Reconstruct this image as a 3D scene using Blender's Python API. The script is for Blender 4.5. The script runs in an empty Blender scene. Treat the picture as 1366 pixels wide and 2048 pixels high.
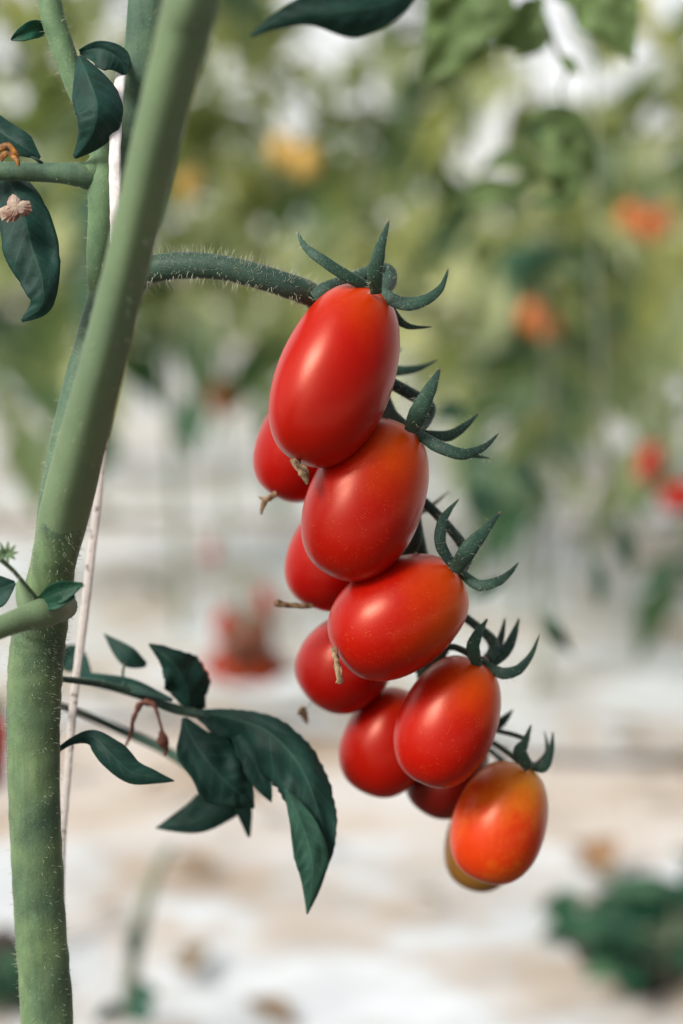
import bpy, math, random
from mathutils import Vector, Matrix, noise
R = math.radians
rnd = random.Random(7)
scene = bpy.context.scene
COL = scene.collection

# ------------------------------------------------------------------ camera
CAM_H, PITCH, FPX = 0.62, R(9.0), 3333.0
cam_d = bpy.data.cameras.new('camera')
cam = bpy.data.objects.new('camera', cam_d)
COL.objects.link(cam)
cam.location = (0, 0, CAM_H)
cam.rotation_euler = (R(90) - PITCH, 0, 0)
cam_d.sensor_fit = 'VERTICAL'
cam_d.sensor_height = 36.0
cam_d.sensor_width = 24.0
cam_d.lens = 36.0 * FPX / 2048.0
cam_d.clip_start = 0.02
cam_d.clip_end = 500
cam_d.dof.use_dof = True
cam_d.dof.focus_distance = 0.442
cam_d.dof.aperture_fstop = 5.4
scene.camera = cam

# ------------------------------------------------------------------ world and sun
SUN_EL, SUN_AZ = R(40), R(226)       # azimuth measured clockwise from +Y: behind the camera, to the left
world = bpy.data.worlds.new('World')
scene.world = world
world.use_nodes = True
wn = world.node_tree
for n in list(wn.nodes):
    wn.nodes.remove(n)
w_out = wn.nodes.new('ShaderNodeOutputWorld')
w_bg = wn.nodes.new('ShaderNodeBackground')
w_sky = wn.nodes.new('ShaderNodeTexSky')
w_sky.sky_type = 'NISHITA'
w_sky.sun_disc = False
w_sky.sun_elevation = SUN_EL
w_sky.sun_rotation = SUN_AZ
w_sky.air_density = 0.35
w_sky.dust_density = 6.0
w_sky.ozone_density = 1.0
w_bg.inputs['Strength'].default_value = 0.045
# white overcast added to the sky, dimmed behind the camera to cut fill
w_tc = wn.nodes.new('ShaderNodeTexCoord')
w_dot = wn.nodes.new('ShaderNodeVectorMath'); w_dot.operation = 'DOT_PRODUCT'
w_dot.inputs[1].default_value = (-0.25, 0.95, 0.15)
wn.links.new(w_tc.outputs['Generated'], w_dot.inputs[0])
w_mr = wn.nodes.new('ShaderNodeMapRange')
for k_, v_ in (('From Min', -0.3), ('From Max', 0.95), ('To Min', 0.03), ('To Max', 1.0)):
    w_mr.inputs[k_].default_value = v_
wn.links.new(w_dot.outputs['Value'], w_mr.inputs['Value'])
w_no = wn.nodes.new('ShaderNodeTexNoise'); w_no.inputs['Scale'].default_value = 3.0; w_no.inputs['Detail'].default_value = 5
wn.links.new(w_tc.outputs['Generated'], w_no.inputs['Vector'])
w_m2 = wn.nodes.new('ShaderNodeMapRange'); w_m2.inputs['To Min'].default_value = .75; w_m2.inputs['To Max'].default_value = 1.15
wn.links.new(w_no.outputs[0], w_m2.inputs['Value'])
w_mm = wn.nodes.new('ShaderNodeMath'); w_mm.operation = 'MULTIPLY'
wn.links.new(w_mr.outputs[0], w_mm.inputs[0]); wn.links.new(w_m2.outputs[0], w_mm.inputs[1])
w_cl = wn.nodes.new('ShaderNodeVectorMath'); w_cl.operation = 'SCALE'
w_cl.inputs[0].default_value = (10.4, 10.2, 9.6)
wn.links.new(w_mm.outputs[0], w_cl.inputs['Scale'])
w_add = wn.nodes.new('ShaderNodeVectorMath'); w_add.operation = 'ADD'
wn.links.new(w_sky.outputs[0], w_add.inputs[0]); wn.links.new(w_cl.outputs[0], w_add.inputs[1])
wn.links.new(w_add.outputs[0], w_bg.inputs[0])
wn.links.new(w_bg.outputs[0], w_out.inputs[0])
sun_d = bpy.data.lights.new('sun', 'SUN')
sun = bpy.data.objects.new('sun', sun_d)
COL.objects.link(sun)
sun_d.energy = 1.5
sun_d.angle = R(20)
sun_d.color = (1.0, 0.96, 0.90)
sdir = Vector((math.sin(SUN_AZ) * math.cos(SUN_EL), math.cos(SUN_AZ) * math.cos(SUN_EL), math.sin(SUN_EL)))
sun.rotation_euler = (-sdir).to_track_quat('-Z', 'Y').to_euler()
vs = scene.view_settings
vs.view_transform = 'Standard'
vs.look = 'None'
vs.gamma = 1
vs.use_curve_mapping = False
vs.exposure = 1.2
scene.cycles.max_bounces = 8
scene.cycles.use_denoising = True

# ------------------------------------------------------------------ placing
FWD = Vector((0, math.cos(PITCH), -math.sin(PITCH)))
UP = Vector((0, math.sin(PITCH), math.cos(PITCH)))
RT = Vector((1, 0, 0))
CAMP = Vector((0, 0, CAM_H))


def P(px, py, d):
    return CAMP + FWD * d + RT * ((px - 683) * d / FPX) + UP * ((1024 - py) * d / FPX)


def G(px, py, z=0.0):
    v = FWD + RT * ((px - 683) / FPX) + UP * ((1024 - py) / FPX)
    return CAMP + v * ((z - CAM_H) / v.z)


def cr(pts, n):
    """Catmull-Rom through tuples of any length, n samples a span"""
    out = []
    m = len(pts)
    for i in range(m - 1):
        p0 = pts[max(i - 1, 0)]; p1 = pts[i]; p2 = pts[i + 1]; p3 = pts[min(i + 2, m - 1)]
        for j in range(n):
            t = j / n
            out.append(tuple(0.5 * ((2 * b) + (-a + c) * t + (2 * a - 5 * b + 4 * c - d) * t * t + (-a + 3 * b - 3 * c + d) * t ** 3)
                             for a, b, c, d in zip(p0, p1, p2, p3)))
    out.append(tuple(pts[-1]))
    return out


def lerp_arr(arr, t):
    x = t * (len(arr) - 1)
    i = min(int(x), len(arr) - 2)
    f = x - i
    f = f * f * (3 - 2 * f) if False else f
    return arr[i] * (1 - f) + arr[i + 1] * f


# ------------------------------------------------------------------ mesh buffer
class MB:
    def __init__(self):
        self.v = []; self.f = []; self.mi = []; self.uv = {}; self.att = {}

    def add(self, verts, faces, mi=0, uvs=None, att=None):
        b = len(self.v)
        self.v += [Vector(x) for x in verts]
        for k, f in enumerate(faces):
            self.f.append([b + i for i in f])
            self.mi.append(mi)
        if uvs:
            for i, u in enumerate(uvs):
                self.uv[b + i] = u
        if att is not None:
            for i in range(len(verts)):
                self.att[b + i] = att[i] if isinstance(att, (list, tuple)) else att

    def build(self, name, mats, parent=None, origin=None, smooth=True, solid=0.0, sub=0):
        me = bpy.data.meshes.new(name)
        o_ = Vector(origin) if origin is not None else Vector((0, 0, 0))
        me.from_pydata([tuple(p - o_) for p in self.v], [], self.f)
        if not isinstance(mats, (list, tuple)):
            mats = [mats]
        for m in mats:
            me.materials.append(m)
        me.polygons.foreach_set('material_index', self.mi)
        me.polygons.foreach_set('use_smooth', [smooth] * len(me.polygons))
        if self.uv:
            uvl = me.uv_layers.new(name='UVMap')
            for lp in me.loops:
                uvl.data[lp.index].uv = self.uv.get(lp.vertex_index, (0, 0))
        if self.att:
            a = me.attributes.new('tint', 'FLOAT', 'POINT')
            for i in range(len(me.vertices)):
                a.data[i].value = self.att.get(i, 0.0)
        me.update()
        ob = bpy.data.objects.new(name, me)
        COL.objects.link(ob)
        if parent is not None:
            ob.parent = parent
        elif origin is not None:
            ob.location = o_
        if solid:
            s = ob.modifiers.new('thickness', 'SOLIDIFY')
            s.thickness = solid
            s.offset = 0
        return ob


def tag(o, label=None, cat=None, group=None, kind=None):
    if label: o['label'] = label
    if cat: o['category'] = cat
    if group: o['group'] = group
    if kind: o['kind'] = kind
    return o


def empty(name, loc, label, cat, group=None):
    o = bpy.data.objects.new(name, None)
    COL.objects.link(o)
    o.location = loc
    o.empty_display_size = 0.01
    return tag(o, label, cat, group)


# ------------------------------------------------------------------ shapes
def frames(pts):
    """parallel-transported frames along a list of Vectors"""
    n = len(pts)
    T = [(pts[min(i + 1, n - 1)] - pts[max(i - 1, 0)]).normalized() for i in range(n)]
    ref = -FWD
    N = ref - T[0] * ref.dot(T[0])
    if N.length < 1e-4:
        N = Vector((1, 0, 0)) - T[0] * T[0].x
    N.normalize()
    out = []
    for i in range(n):
        N = N - T[i] * N.dot(T[i])
        N.normalize()
        out.append((T[i], N, T[i].cross(N)))
    return out


def add_hair(mb, base, d, L, r, mi, bend):
    d = d.normalized()
    s = d.cross(Vector((0.3, 0.2, 1))).normalized()
    u = d.cross(s)
    m = base + d * L * 0.55
    tip = base + d * L + bend * L
    vs_ = []
    for c, rr in ((base - d * 0.0003, r), (m, r * 0.75)):
        for k in range(3):
            a = k * 2.0944
            vs_.append(c + (s * math.cos(a) + u * math.sin(a)) * rr)
    vs_.append(tip)
    mb.add(vs_, [(0, 1, 4, 3), (1, 2, 5, 4), (2, 0, 3, 5), (3, 4, 6), (4, 5, 6), (5, 3, 6)], mi, att=0.5)


def tube(mb, path, n=8, K=16, flat=1.0, mi=0, hairs=0, hl=(0.0015, 0.0035), hr=0.00008, wob=0.03, px=True, tip=False, ridges=0.0,
         hmi=1, nrm_tw=0.0, square=None):
    """path: (px,py,d,w) tuples in pixels (px=True) or (x,y,z,w metres)"""
    s = cr(path, n)
    if px:
        pts = [P(a[0], a[1], a[2]) for a in s]
        rad = [max(a[3], 0.3) * a[2] / FPX / 2 for a in s]
    else:
        pts = [Vector(a[:3]) for a in s]
        rad = [max(a[3], 1e-5) / 2 for a in s]
    fr = frames(pts)
    V = []; U = []; A = []
    seed = rnd.random() * 50
    m = len(pts)
    for i, (p, r) in enumerate(zip(pts, rad)):
        T, N, B = fr[i]
        if nrm_tw:
            q = Matrix.Rotation(nrm_tw, 3, T)
            N = q @ N; B = q @ B
        for k in range(K):
            a = 2 * math.pi * k / K
            w = 1 + wob * noise.noise(Vector((math.cos(a) * 1.2 + seed, math.sin(a) * 1.2, i * 0.35)))
            w += ridges * math.cos(5 * a + seed)
            if square is not None:      # angular stem: rounded square section, one edge turned by 'square'
                la = a - square + math.pi / 4
                w *= 0.94 / ((abs(math.cos(la)) ** 2.6 + abs(math.sin(la)) ** 2.6) ** (1 / 2.6))
            V.append(p + (N * math.cos(a) * flat + B * math.sin(a)) * r * w)
            U.append((k / K, i / (m - 1)))
            A.append(i / (m - 1))
    F = []
    for i in range(m - 1):
        for k in range(K):
            k2 = (k + 1) % K
            F.append((i * K + k, i * K + k2, (i + 1) * K + k2, (i + 1) * K + k))
    c0 = len(V)
    V.append(pts[0]); V.append(pts[-1] + fr[-1][0] * rad[-1] * 0.6)
    U += [(0, 0), (0, 1)]; A += [0, 1]
    for k in range(K):
        k2 = (k + 1) % K
        F.append((k2, k, c0))
        F.append(((m - 1) * K + k, (m - 1) * K + k2, c0 + 1))
    mb.add(V, F, mi, U, A)
    for _ in range(hairs):
        i = rnd.randrange(0, m)
        a = rnd.random() * 2 * math.pi
        T, N, B = fr[i]
        d = N * math.cos(a) * flat + B * math.sin(a)
        base = pts[i] + T * (rnd.random() - .5) * (pts[min(i + 1, m - 1)] - pts[max(i - 1, 0)]).length * 0.5 + d * rad[i] * 0.97
        d2 = d.normalized() + T * rnd.uniform(-.35, .35) + B * rnd.uniform(-.2, .2) + UP * 0.1
        L = rnd.uniform(*hl) * (0.55 if rnd.random() < .5 else 1)
        add_hair(mb, base, d2, L, hr, hmi, Vector((rnd.uniform(-.25, .25), rnd.uniform(-.25, .25), rnd.uniform(-.25, .2))))
    return pts


def leaf_mesh(mb, spine, widths, fold=0.25, twist=0.0, n=7, nv=10, ripple=0.08, lobes=0.0, serr=0.0, px=True, mi=0, tint=0.5,
              curl=0.0, tw_end=None):
    """widths: list of (left,right) or single half-widths along the spine, in pixels"""
    s = cr(spine, n)
    pts = [P(*a[:3]) for a in s]
    m = len(pts)
    V = []; U = []; F = []
    seed = rnd.random() * 100
    W = [(w, w) if not isinstance(w, tuple) else w for w in widths]
    Wc = cr(W, 8)
    nrm = None
    for i, p in enumerate(pts):
        t = i / (m - 1)
        T = (pts[min(i + 1, m - 1)] - pts[max(i - 1, 0)]).normalized()
        ref = -(p - CAMP).normalized()
        N = (ref - T * ref.dot(T)).normalized()
        if nrm is not None:
            N = (N * 0.6 + nrm * 0.4)
            N = (N - T * N.dot(T)).normalized()
        nrm = N.copy()
        tw = twist if tw_end is None else twist + (tw_end - twist) * t
        N = Matrix.Rotation(tw, 3, T) @ N
        B = T.cross(N)     # right-hand side of travel, seen from the camera
        x = t * (len(Wc) - 1)
        j = min(int(x), len(Wc) - 2)
        f = x - j
        wl = max(0.0, Wc[j][0] * (1 - f) + Wc[j + 1][0] * f)
        wr = max(0.0, Wc[j][1] * (1 - f) + Wc[j + 1][1] * f)
        d = s[i][2]
        for k in range(-nv, nv + 1):
            v = k / nv
            w = (wr if v > 0 else wl) * d / FPX
            e = 1 + lobes * math.sin(t * 17 + seed + (2 if v > 0 else 0)) * abs(v) ** 2 + serr * (((t * 31 + (0.4 if v > 0 else 0)) % 1) - .5) * abs(v) ** 3
            w *= e
            q = p + B * (v * w)
            q += N * (abs(v) * w * fold - curl * w * v * v)
            q += N * (ripple * w * noise.noise(Vector((t * 5 + seed, v * 1.5, 0))) * (0.3 + abs(v)) * 2)
            # puffed cells between side veins
            q += N * (0.06 * w * math.sin((t * 9 - abs(v) * 1.3) * 2 * math.pi) * (1 - abs(v)) * abs(v) * 3)
            V.append(q)
            U.append((0.5 + v * 0.5, t))
    M_ = 2 * nv + 1
    for i in range(m - 1):
        for k in range(M_ - 1):
            F.append((i * M_ + k, i * M_ + k + 1, (i + 1) * M_ + k + 1, (i + 1) * M_ + k))
    mb.add(V, F, mi, U, tint)


# ------------------------------------------------------------------ materials
def mat(name):
    m = bpy.data.materials.new(name)
    m.use_nodes = True
    nt = m.node_tree
    for n in list(nt.nodes):
        nt.nodes.remove(n)
    return m, nt, nt.nodes.new('ShaderNodeOutputMaterial')


def N_(nt, t, **kw):
    n = nt.nodes.new(t)
    for k, v in kw.items():
        if k in n.inputs.keys():
            n.inputs[k].default_value = v
        else:
            setattr(n, k, v)
    return n


def ramp(nt, stops, interp='LINEAR'):
    r = nt.nodes.new('ShaderNodeValToRGB')
    r.color_ramp.interpolation = interp
    e = r.color_ramp.elements
    while len(e) < len(stops):
        e.new(0.5)
    for x, (p, c) in zip(e, stops):
        x.position = p
        x.color = (*c, 1) if len(c) == 3 else c
    return r


def mixc(nt, fac, a, b, blend='MIX'):
    m = nt.nodes.new('ShaderNodeMix')
    m.data_type = 'RGBA'
    m.blend_type = blend
    for sock, val in ((m.inputs['Factor'], fac), (m.inputs[6], a), (m.inputs[7], b)):
        if isinstance(val, (int, float)):
            sock.default_value = val
        elif isinstance(val, tuple):
            sock.default_value = (*val, 1)
        else:
            nt.links.new(val, sock)
    return m.outputs[2]


def tex_noise(nt, scale, detail=3, rough=.5, vec=None, out=0):
    n = N_(nt, 'ShaderNodeTexNoise', Scale=scale, Detail=detail, Roughness=rough)
    tc = nt.nodes.new('ShaderNodeTexCoord')
    nt.links.new(vec if vec is not None else tc.outputs['Object'], n.inputs['Vector'])
    return n.outputs[out]


def tomato_mat(name, red, orange, bias=0.0, speck=1.0, mottled=0.25):
    m, nt, out = mat(name)
    b = N_(nt, 'ShaderNodeBsdfPrincipled')
    at = N_(nt, 'ShaderNodeAttribute', attribute_name='tint')
    nz = tex_noise(nt, 90, 3, .55)
    nz2 = tex_noise(nt, 700, 2, .5)
    a1 = N_(nt, 'ShaderNodeMath', operation='MULTIPLY_ADD'); nt.links.new(nz, a1.inputs[0]); a1.inputs[1].default_value = mottled * 1.6; a1.inputs[2].default_value = -mottled * .8 + bias
    a2 = N_(nt, 'ShaderNodeMath', operation='ADD'); nt.links.new(at.outputs['Fac'], a2.inputs[0]); nt.links.new(a1.outputs[0], a2.inputs[1])
    a3 = N_(nt, 'ShaderNodeMath', operation='MULTIPLY_ADD'); nt.links.new(nz2, a3.inputs[0]); a3.inputs[1].default_value = .18 * mottled * 3; nt.links.new(a2.outputs[0], a3.inputs[2])
    rp = ramp(nt, [(0.12, red), (0.55, tuple((x + y) / 2 for x, y in zip(red, orange))), (1.0, orange)])
    nt.links.new(a3.outputs[0], rp.inputs[0])
    # pale pin-prick lenticels
    vo = N_(nt, 'ShaderNodeTexVoronoi', Scale=1500.0)
    tc = nt.nodes.new('ShaderNodeTexCoord'); nt.links.new(tc.outputs['Object'], vo.inputs['Vector'])
    sp = ramp(nt, [(0.0, (1, 1, 1)), (0.12, (1, 1, 1)), (0.22, (0, 0, 0))]); nt.links.new(vo.outputs['Distance'], sp.inputs[0])
    big = ramp(nt, [(0.45, (0, 0, 0)), (0.62, (1, 1, 1))]); nt.links.new(tex_noise(nt, 260, 2), big.inputs[0])
    mm = N_(nt, 'ShaderNodeMath', operation='MULTIPLY'); nt.links.new(sp.outputs[0], mm.inputs[0]); nt.links.new(big.outputs[0], mm.inputs[1])
    m2 = N_(nt, 'ShaderNodeMath', operation='MULTIPLY'); nt.links.new(mm.outputs[0], m2.inputs[0]); m2.inputs[1].default_value = 0.38 * speck
    c = mixc(nt, m2.outputs[0], rp.outputs[0], (0.9, 0.30, 0.08))
    nt.links.new(c, b.inputs['Base Color'])
    b.inputs['Roughness'].default_value = 0.31
    b.inputs['IOR'].default_value = 1.38
    b.inputs['Specular IOR Level'].default_value = .8
    b.inputs['Subsurface Weight'].default_value = 0.06
    b.inputs['Subsurface Radius'].default_value = (0.006, 0.0012, 0.0006)
    b.inputs['Subsurface Scale'].default_value = 1.0
    b.inputs['Specular Tint'].default_value = (1.0, 0.52, 0.38, 1)
    b.inputs['Coat Weight'].default_value = 0.03
    b.inputs['Coat Roughness'].default_value = 0.36
    bp = N_(nt, 'ShaderNodeBump', Strength=0.05, Distance=0.0003)
    nt.links.new(tex_noise(nt, 1300, 2, .5), bp.inputs['Height'])
    bp2 = N_(nt, 'ShaderNodeBump', Strength=0.25, Distance=0.002)
    nt.links.new(tex_noise(nt, 60, 1, .4), bp2.inputs['Height'])
    nt.links.new(bp.outputs[0], bp2.inputs['Normal'])
    nt.links.new(bp2.outputs[0], b.inputs['Normal'])
    nt.links.new(b.outputs[0], out.inputs[0])
    return m


def stem_mat(name, c1, c2, fuzz=(0.35, 0.42, 0.28), fz=0.5, scale=1.0, sheen=0.5, tipc=None, streak=0.0):
    m, nt, out = mat(name)
    b = N_(nt, 'ShaderNodeBsdfPrincipled')
    r1 = ramp(nt, [(0.35, c1), (0.68, c2)])
    nt.links.new(tex_noise(nt, 55 * scale, 4, .6), r1.inputs[0])
    r2 = ramp(nt, [(0.52, (0, 0, 0)), (0.72, (1, 1, 1))])
    nt.links.new(tex_noise(nt, 2300, 2, .6), r2.inputs[0])
    ml = N_(nt, 'ShaderNodeMath', operation='MULTIPLY'); nt.links.new(r2.outputs[0], ml.inputs[0]); ml.inputs[1].default_value = fz
    c = mixc(nt, ml.outputs[0], r1.outputs[0], fuzz)
    if streak:
        tc = nt.nodes.new('ShaderNodeTexCoord')
        mp = N_(nt, 'ShaderNodeMapping'); mp.inputs['Scale'].default_value = (1, 1, 0.06)
        nt.links.new(tc.outputs['Object'], mp.inputs[0])
        r3 = ramp(nt, [(0.45, (0, 0, 0)), (0.7, (1, 1, 1))]); nt.links.new(tex_noise(nt, 420, 3, .6, mp.outputs[0]), r3.inputs[0])
        m3 = N_(nt, 'ShaderNodeMath', operation='MULTIPLY'); nt.links.new(r3.outputs[0], m3.inputs[0]); m3.inputs[1].default_value = streak
        c = mixc(nt, m3.outputs[0], c, tuple(x * .45 for x in c1))
    if tipc:
        at = N_(nt, 'ShaderNodeAttribute', attribute_name='tint')
        rt = ramp(nt, [(0.93, (0, 0, 0)), (0.99, (1, 1, 1))]); nt.links.new(at.outputs['Fac'], rt.inputs[0])
        c = mixc(nt, rt.outputs[0], c, tipc)
    nt.links.new(c, b.inputs['Base Color'])
    b.inputs['Roughness'].default_value = 0.62
    b.inputs['Sheen Weight'].default_value = sheen * .45
    b.inputs['Specular IOR Level'].default_value = .3
    b.inputs['Sheen Roughness'].default_value = 0.35
    b.inputs['Sheen Tint'].default_value = (0.75, 0.85, 0.65, 1)
    bp = N_(nt, 'ShaderNodeBump', Strength=0.4, Distance=0.0003)
    nt.links.new(tex_noise(nt, 1500, 3, .6), bp.inputs['Height'])
    nt.links.new(bp.outputs[0], b.inputs['Normal'])
    nt.links.new(b.outputs[0], out.inputs[0])
    return m


def leaf_mat(name, top, under, vein=(0.12, 0.2, 0.1), trans=0.25, rough=0.5, veins=True, mott=0.4, tinted=False, tint_b=None):
    m, nt, out = mat(name)
    b = N_(nt, 'ShaderNodeBsdfPrincipled')
    geo = nt.nodes.new('ShaderNodeNewGeometry')
    nz = tex_noise(nt, 130, 4, .6)
    r = ramp(nt, [(0.32, (1 - mott,) * 3), (0.68, (1 + .1,) * 3)]); nt.links.new(nz, r.inputs[0])
    base = mixc(nt, geo.outputs['Backfacing'], top, under)
    if tinted:
        at = N_(nt, 'ShaderNodeAttribute', attribute_name='tint')
        base = mixc(nt, at.outputs['Fac'], base, tint_b)
    base = mixc(nt, 1.0, base, r.outputs[0], 'MULTIPLY')
    hgt = nz
    if veins:
        uv = nt.nodes.new('ShaderNodeUVMap')
        sx = nt.nodes.new('ShaderNodeSeparateXYZ'); nt.links.new(uv.outputs[0], sx.inputs[0])
        a = N_(nt, 'ShaderNodeMath', operation='SUBTRACT'); nt.links.new(sx.outputs[0], a.inputs[0]); a.inputs[1].default_value = .5
        ab = N_(nt, 'ShaderNodeMath', operation='ABSOLUTE'); nt.links.new(a.outputs[0], ab.inputs[0])
        mid = ramp(nt, [(0.0, (1, 1, 1)), (0.022, (0, 0, 0))]); nt.links.new(ab.outputs[0], mid.inputs[0])
        q = N_(nt, 'ShaderNodeMath', operation='MULTIPLY_ADD'); nt.links.new(ab.outputs[0], q.inputs[0]); q.inputs[1].default_value = -.32; nt.links.new(sx.outputs[1], q.inputs[2])
        q2 = N_(nt, 'ShaderNodeMath', operation='MULTIPLY'); nt.links.new(q.outputs[0], q2.inputs[0]); q2.inputs[1].default_value = 9
        fr_ = N_(nt, 'ShaderNodeMath', operation='PINGPONG'); nt.links.new(q2.outputs[0], fr_.inputs[0]); fr_.inputs[1].default_value = .5
        lat = ramp(nt, [(0.0, (.7, .7, .7)), (0.05, (0, 0, 0))]); nt.links.new(fr_.outputs[0], lat.inputs[0])
        mx = N_(nt, 'ShaderNodeMath', operation='MAXIMUM'); nt.links.new(mid.outputs[0], mx.inputs[0]); nt.links.new(lat.outputs[0], mx.inputs[1])
        mv = N_(nt, 'ShaderNodeMath', operation='MULTIPLY'); nt.links.new(mx.outputs[0], mv.inputs[0]); mv.inputs[1].default_value = .7
        base = mixc(nt, mv.outputs[0], base, vein)
    nt.links.new(base, b.inputs['Base Color'])
    b.inputs['Roughness'].default_value = rough
    b.inputs['Specular IOR Level'].default_value = .22
    bp = N_(nt, 'ShaderNodeBump', Strength=0.5, Distance=0.0006)
    nt.links.new(tex_noise(nt, 420, 4, .6), bp.inputs['Height'])
    nt.links.new(bp.outputs[0], b.inputs['Normal'])
    tr = N_(nt, 'ShaderNodeBsdfTranslucent')
    tcol = mixc(nt, 1.0, base, (1.3, 1.25, 0.5), 'MULTIPLY')
    nt.links.new(tcol, tr.inputs[0])
    ms = nt.nodes.new('ShaderNodeMixShader'); ms.inputs[0].default_value = trans
    nt.links.new(b.outputs[0], ms.inputs[1]); nt.links.new(tr.outputs[0], ms.inputs[2])
    nt.links.new(ms.outputs[0], out.inputs[0])
    return m


def simple_mat(name, c1, c2, scale=80, rough=.8, bump=0.5, dist=0.0005, lo=.35, hi=.65):
    m, nt, out = mat(name)
    b = N_(nt, 'ShaderNodeBsdfPrincipled')
    r = ramp(nt, [(lo, c1), (hi, c2)])
    nz = tex_noise(nt, scale, 5, .6)
    nt.links.new(nz, r.inputs[0]); nt.links.new(r.outputs[0], b.inputs['Base Color'])
    b.inputs['Roughness'].default_value = rough
    bp = N_(nt, 'ShaderNodeBump', Strength=bump, Distance=dist); nt.links.new(nz, bp.inputs['Height'])
    nt.links.new(bp.outputs[0], b.inputs['Normal'])
    nt.links.new(b.outputs[0], out.inputs[0])
    return m


M_hair = simple_mat('pale_hair', (0.42, 0.46, 0.33), (0.55, 0.56, 0.42), 50, .6)
M_main = stem_mat('main_stem_green', (0.055, 0.11, 0.065), (0.16, 0.25, 0.11), fz=.35, fuzz=(.22,.3,.18), sheen=.35, streak=.35)
M_front = stem_mat('upper_stem_green', (0.11, 0.175, 0.095), (0.15, 0.225, 0.115), fz=.12, sheen=.3, scale=.6)
M_side = stem_mat('side_stem_green', (0.045, 0.10, 0.065), (0.13, 0.21, 0.11), fz=.28, sheen=.4, streak=.3, fuzz=(.2,.28,.18))
M_shoot = stem_mat('shoot_green', (0.07, 0.14, 0.075), (0.14, 0.24, 0.11), fz=.2, sheen=.4)
M_truss = stem_mat('truss_green', (0.016, 0.045, 0.036), (0.035, 0.08, 0.052), fz=.32, sheen=.5, fuzz=(0.2, 0.27, 0.18))
M_sepal = stem_mat('sepal_green', (0.009, 0.032, 0.026), (0.030, 0.080, 0.050), fz=.6, sheen=.4, fuzz=(0.12, 0.19, 0.13), tipc=(0.25, 0.12, 0.07))
M_leaf = leaf_mat('dark_leaf', (0.012, 0.052, 0.040), (0.03, 0.10, 0.06), vein=(0.035, 0.10, 0.07), trans=.12, rough=.6)
M_leaf3 = leaf_mat('leaf_sunlit_tip', (0.03, 0.095, 0.065), (0.03, 0.09, 0.06), vein=(0.08, 0.17, 0.11), trans=.15, rough=.7, mott=.3)  # lighter green with the sunlit side of the drooping tip painted in
M_leaf2 = leaf_mat('fresh_leaf', (0.02, 0.10, 0.06), (0.05, 0.15, 0.08), trans=.2)
M_leafy = leaf_mat('shoot_leaf', (0.24, 0.36, 0.15), (0.22, 0.33, 0.13), trans=.45, mott=.5)  # pale mottled green of the leafy shoot
M_dry = simple_mat('dried_blossom', (0.08, 0.04, 0.02), (0.38, 0.27, 0.15), 500, .9, .9)
M_dryred = simple_mat('dried_flower', (0.09, 0.03, 0.02), (0.22, 0.09, 0.06), 400, .9, .9)
M_tan = simple_mat('withered_leaf', (0.16, 0.07, 0.045), (0.42, 0.34, 0.27), 300, .9, .9)
M_petal = simple_mat('yellow_petal', (0.05, 0.02, 0.008), (0.42, 0.17, 0.02), 500, .7)
M_string = simple_mat('white_string', (0.62, 0.6, 0.58), (0.85, 0.85, 0.84), 260, .6, .5)
M_string2 = simple_mat('weathered_string', (0.16, 0.12, 0.1), (0.52, 0.49, 0.46), 420, .85, .9, lo=.33, hi=.42)
M_bgleaf = leaf_mat('background_leaf', (0.05, 0.13, 0.08), (0.07, 0.16, 0.09), trans=.5, veins=False, tinted=True, tint_b=(0.72, 0.76, 0.44))
M_bgstem = simple_mat('background_stem', (0.12, 0.16, 0.1), (0.2, 0.22, 0.14), 60)

# ------------------------------------------------------------------ setting: ground, soil, mulch
def soil_mat():
    m, nt, out = mat('sandy_soil')
    b = N_(nt, 'ShaderNodeBsdfPrincipled')
    r = ramp(nt, [(0.32, (0.30, 0.22, 0.16)), (0.42, (0.50, 0.44, 0.37)), (0.54, (0.58, 0.55, 0.51)), (0.66, (0.60, 0.62, 0.63))])
    tc = nt.nodes.new('ShaderNodeTexCoord'); mp = N_(nt, 'ShaderNodeMapping'); mp.inputs['Scale'].default_value = (1.5, 1.9, 1)
    nt.links.new(tc.outputs['Object'], mp.inputs[0])
    nt.links.new(tex_noise(nt, 2.2, 6, .6, mp.outputs[0]), r.inputs[0])
    nt.links.new(r.outputs[0], b.inputs['Base Color'])
    b.inputs['Roughness'].default_value = .95
    bp = N_(nt, 'ShaderNodeBump', Strength=.7, Distance=.01); nt.links.new(tex_noise(nt, 60, 5), bp.inputs['Height']); nt.links.new(bp.outputs[0], b.inputs['Normal'])
    nt.links.new(b.outputs[0], out.inputs[0])
    return m


def mulch_mat():
    m, nt, out = mat('white_film')
    b = N_(nt, 'ShaderNodeBsdfPrincipled')
    tc = nt.nodes.new('ShaderNodeTexCoord'); mp = N_(nt, 'ShaderNodeMapping'); mp.inputs['Scale'].default_value = (1.7, 1.9, 1)
    nt.links.new(tc.outputs['Object'], mp.inputs[0])
    r = ramp(nt, [(0.46, (0.64, 0.69, 0.72)), (0.53, (0.52, 0.50, 0.47)), (0.64, (0.44, 0.36, 0.28)), (0.78, (0.26, 0.19, 0.14))])
    nt.links.new(tex_noise(nt, 2.3, 6, .68, mp.outputs[0]), r.inputs[0])
    r2 = ramp(nt, [(0.35, (.84, .84, .84)), (0.6, (1, 1, 1))]); nt.links.new(tex_noise(nt, 9, 3, .6, mp.outputs[0]), r2.inputs[0])
    nt.links.new(mixc(nt, 1.0, r.outputs[0], r2.outputs[0], 'MULTIPLY'), b.inputs['Base Color'])
    b.inputs['Roughness'].default_value = .5
    nt.links.new(b.outputs[0], out.inputs[0])
    return m


M_soil = soil_mat(); M_film = mulch_mat()
M_dark = simple_mat('damp_soil', (0.025, 0.02, 0.02), (0.07, 0.05, 0.04), 30, .95, .8, .01)


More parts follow.
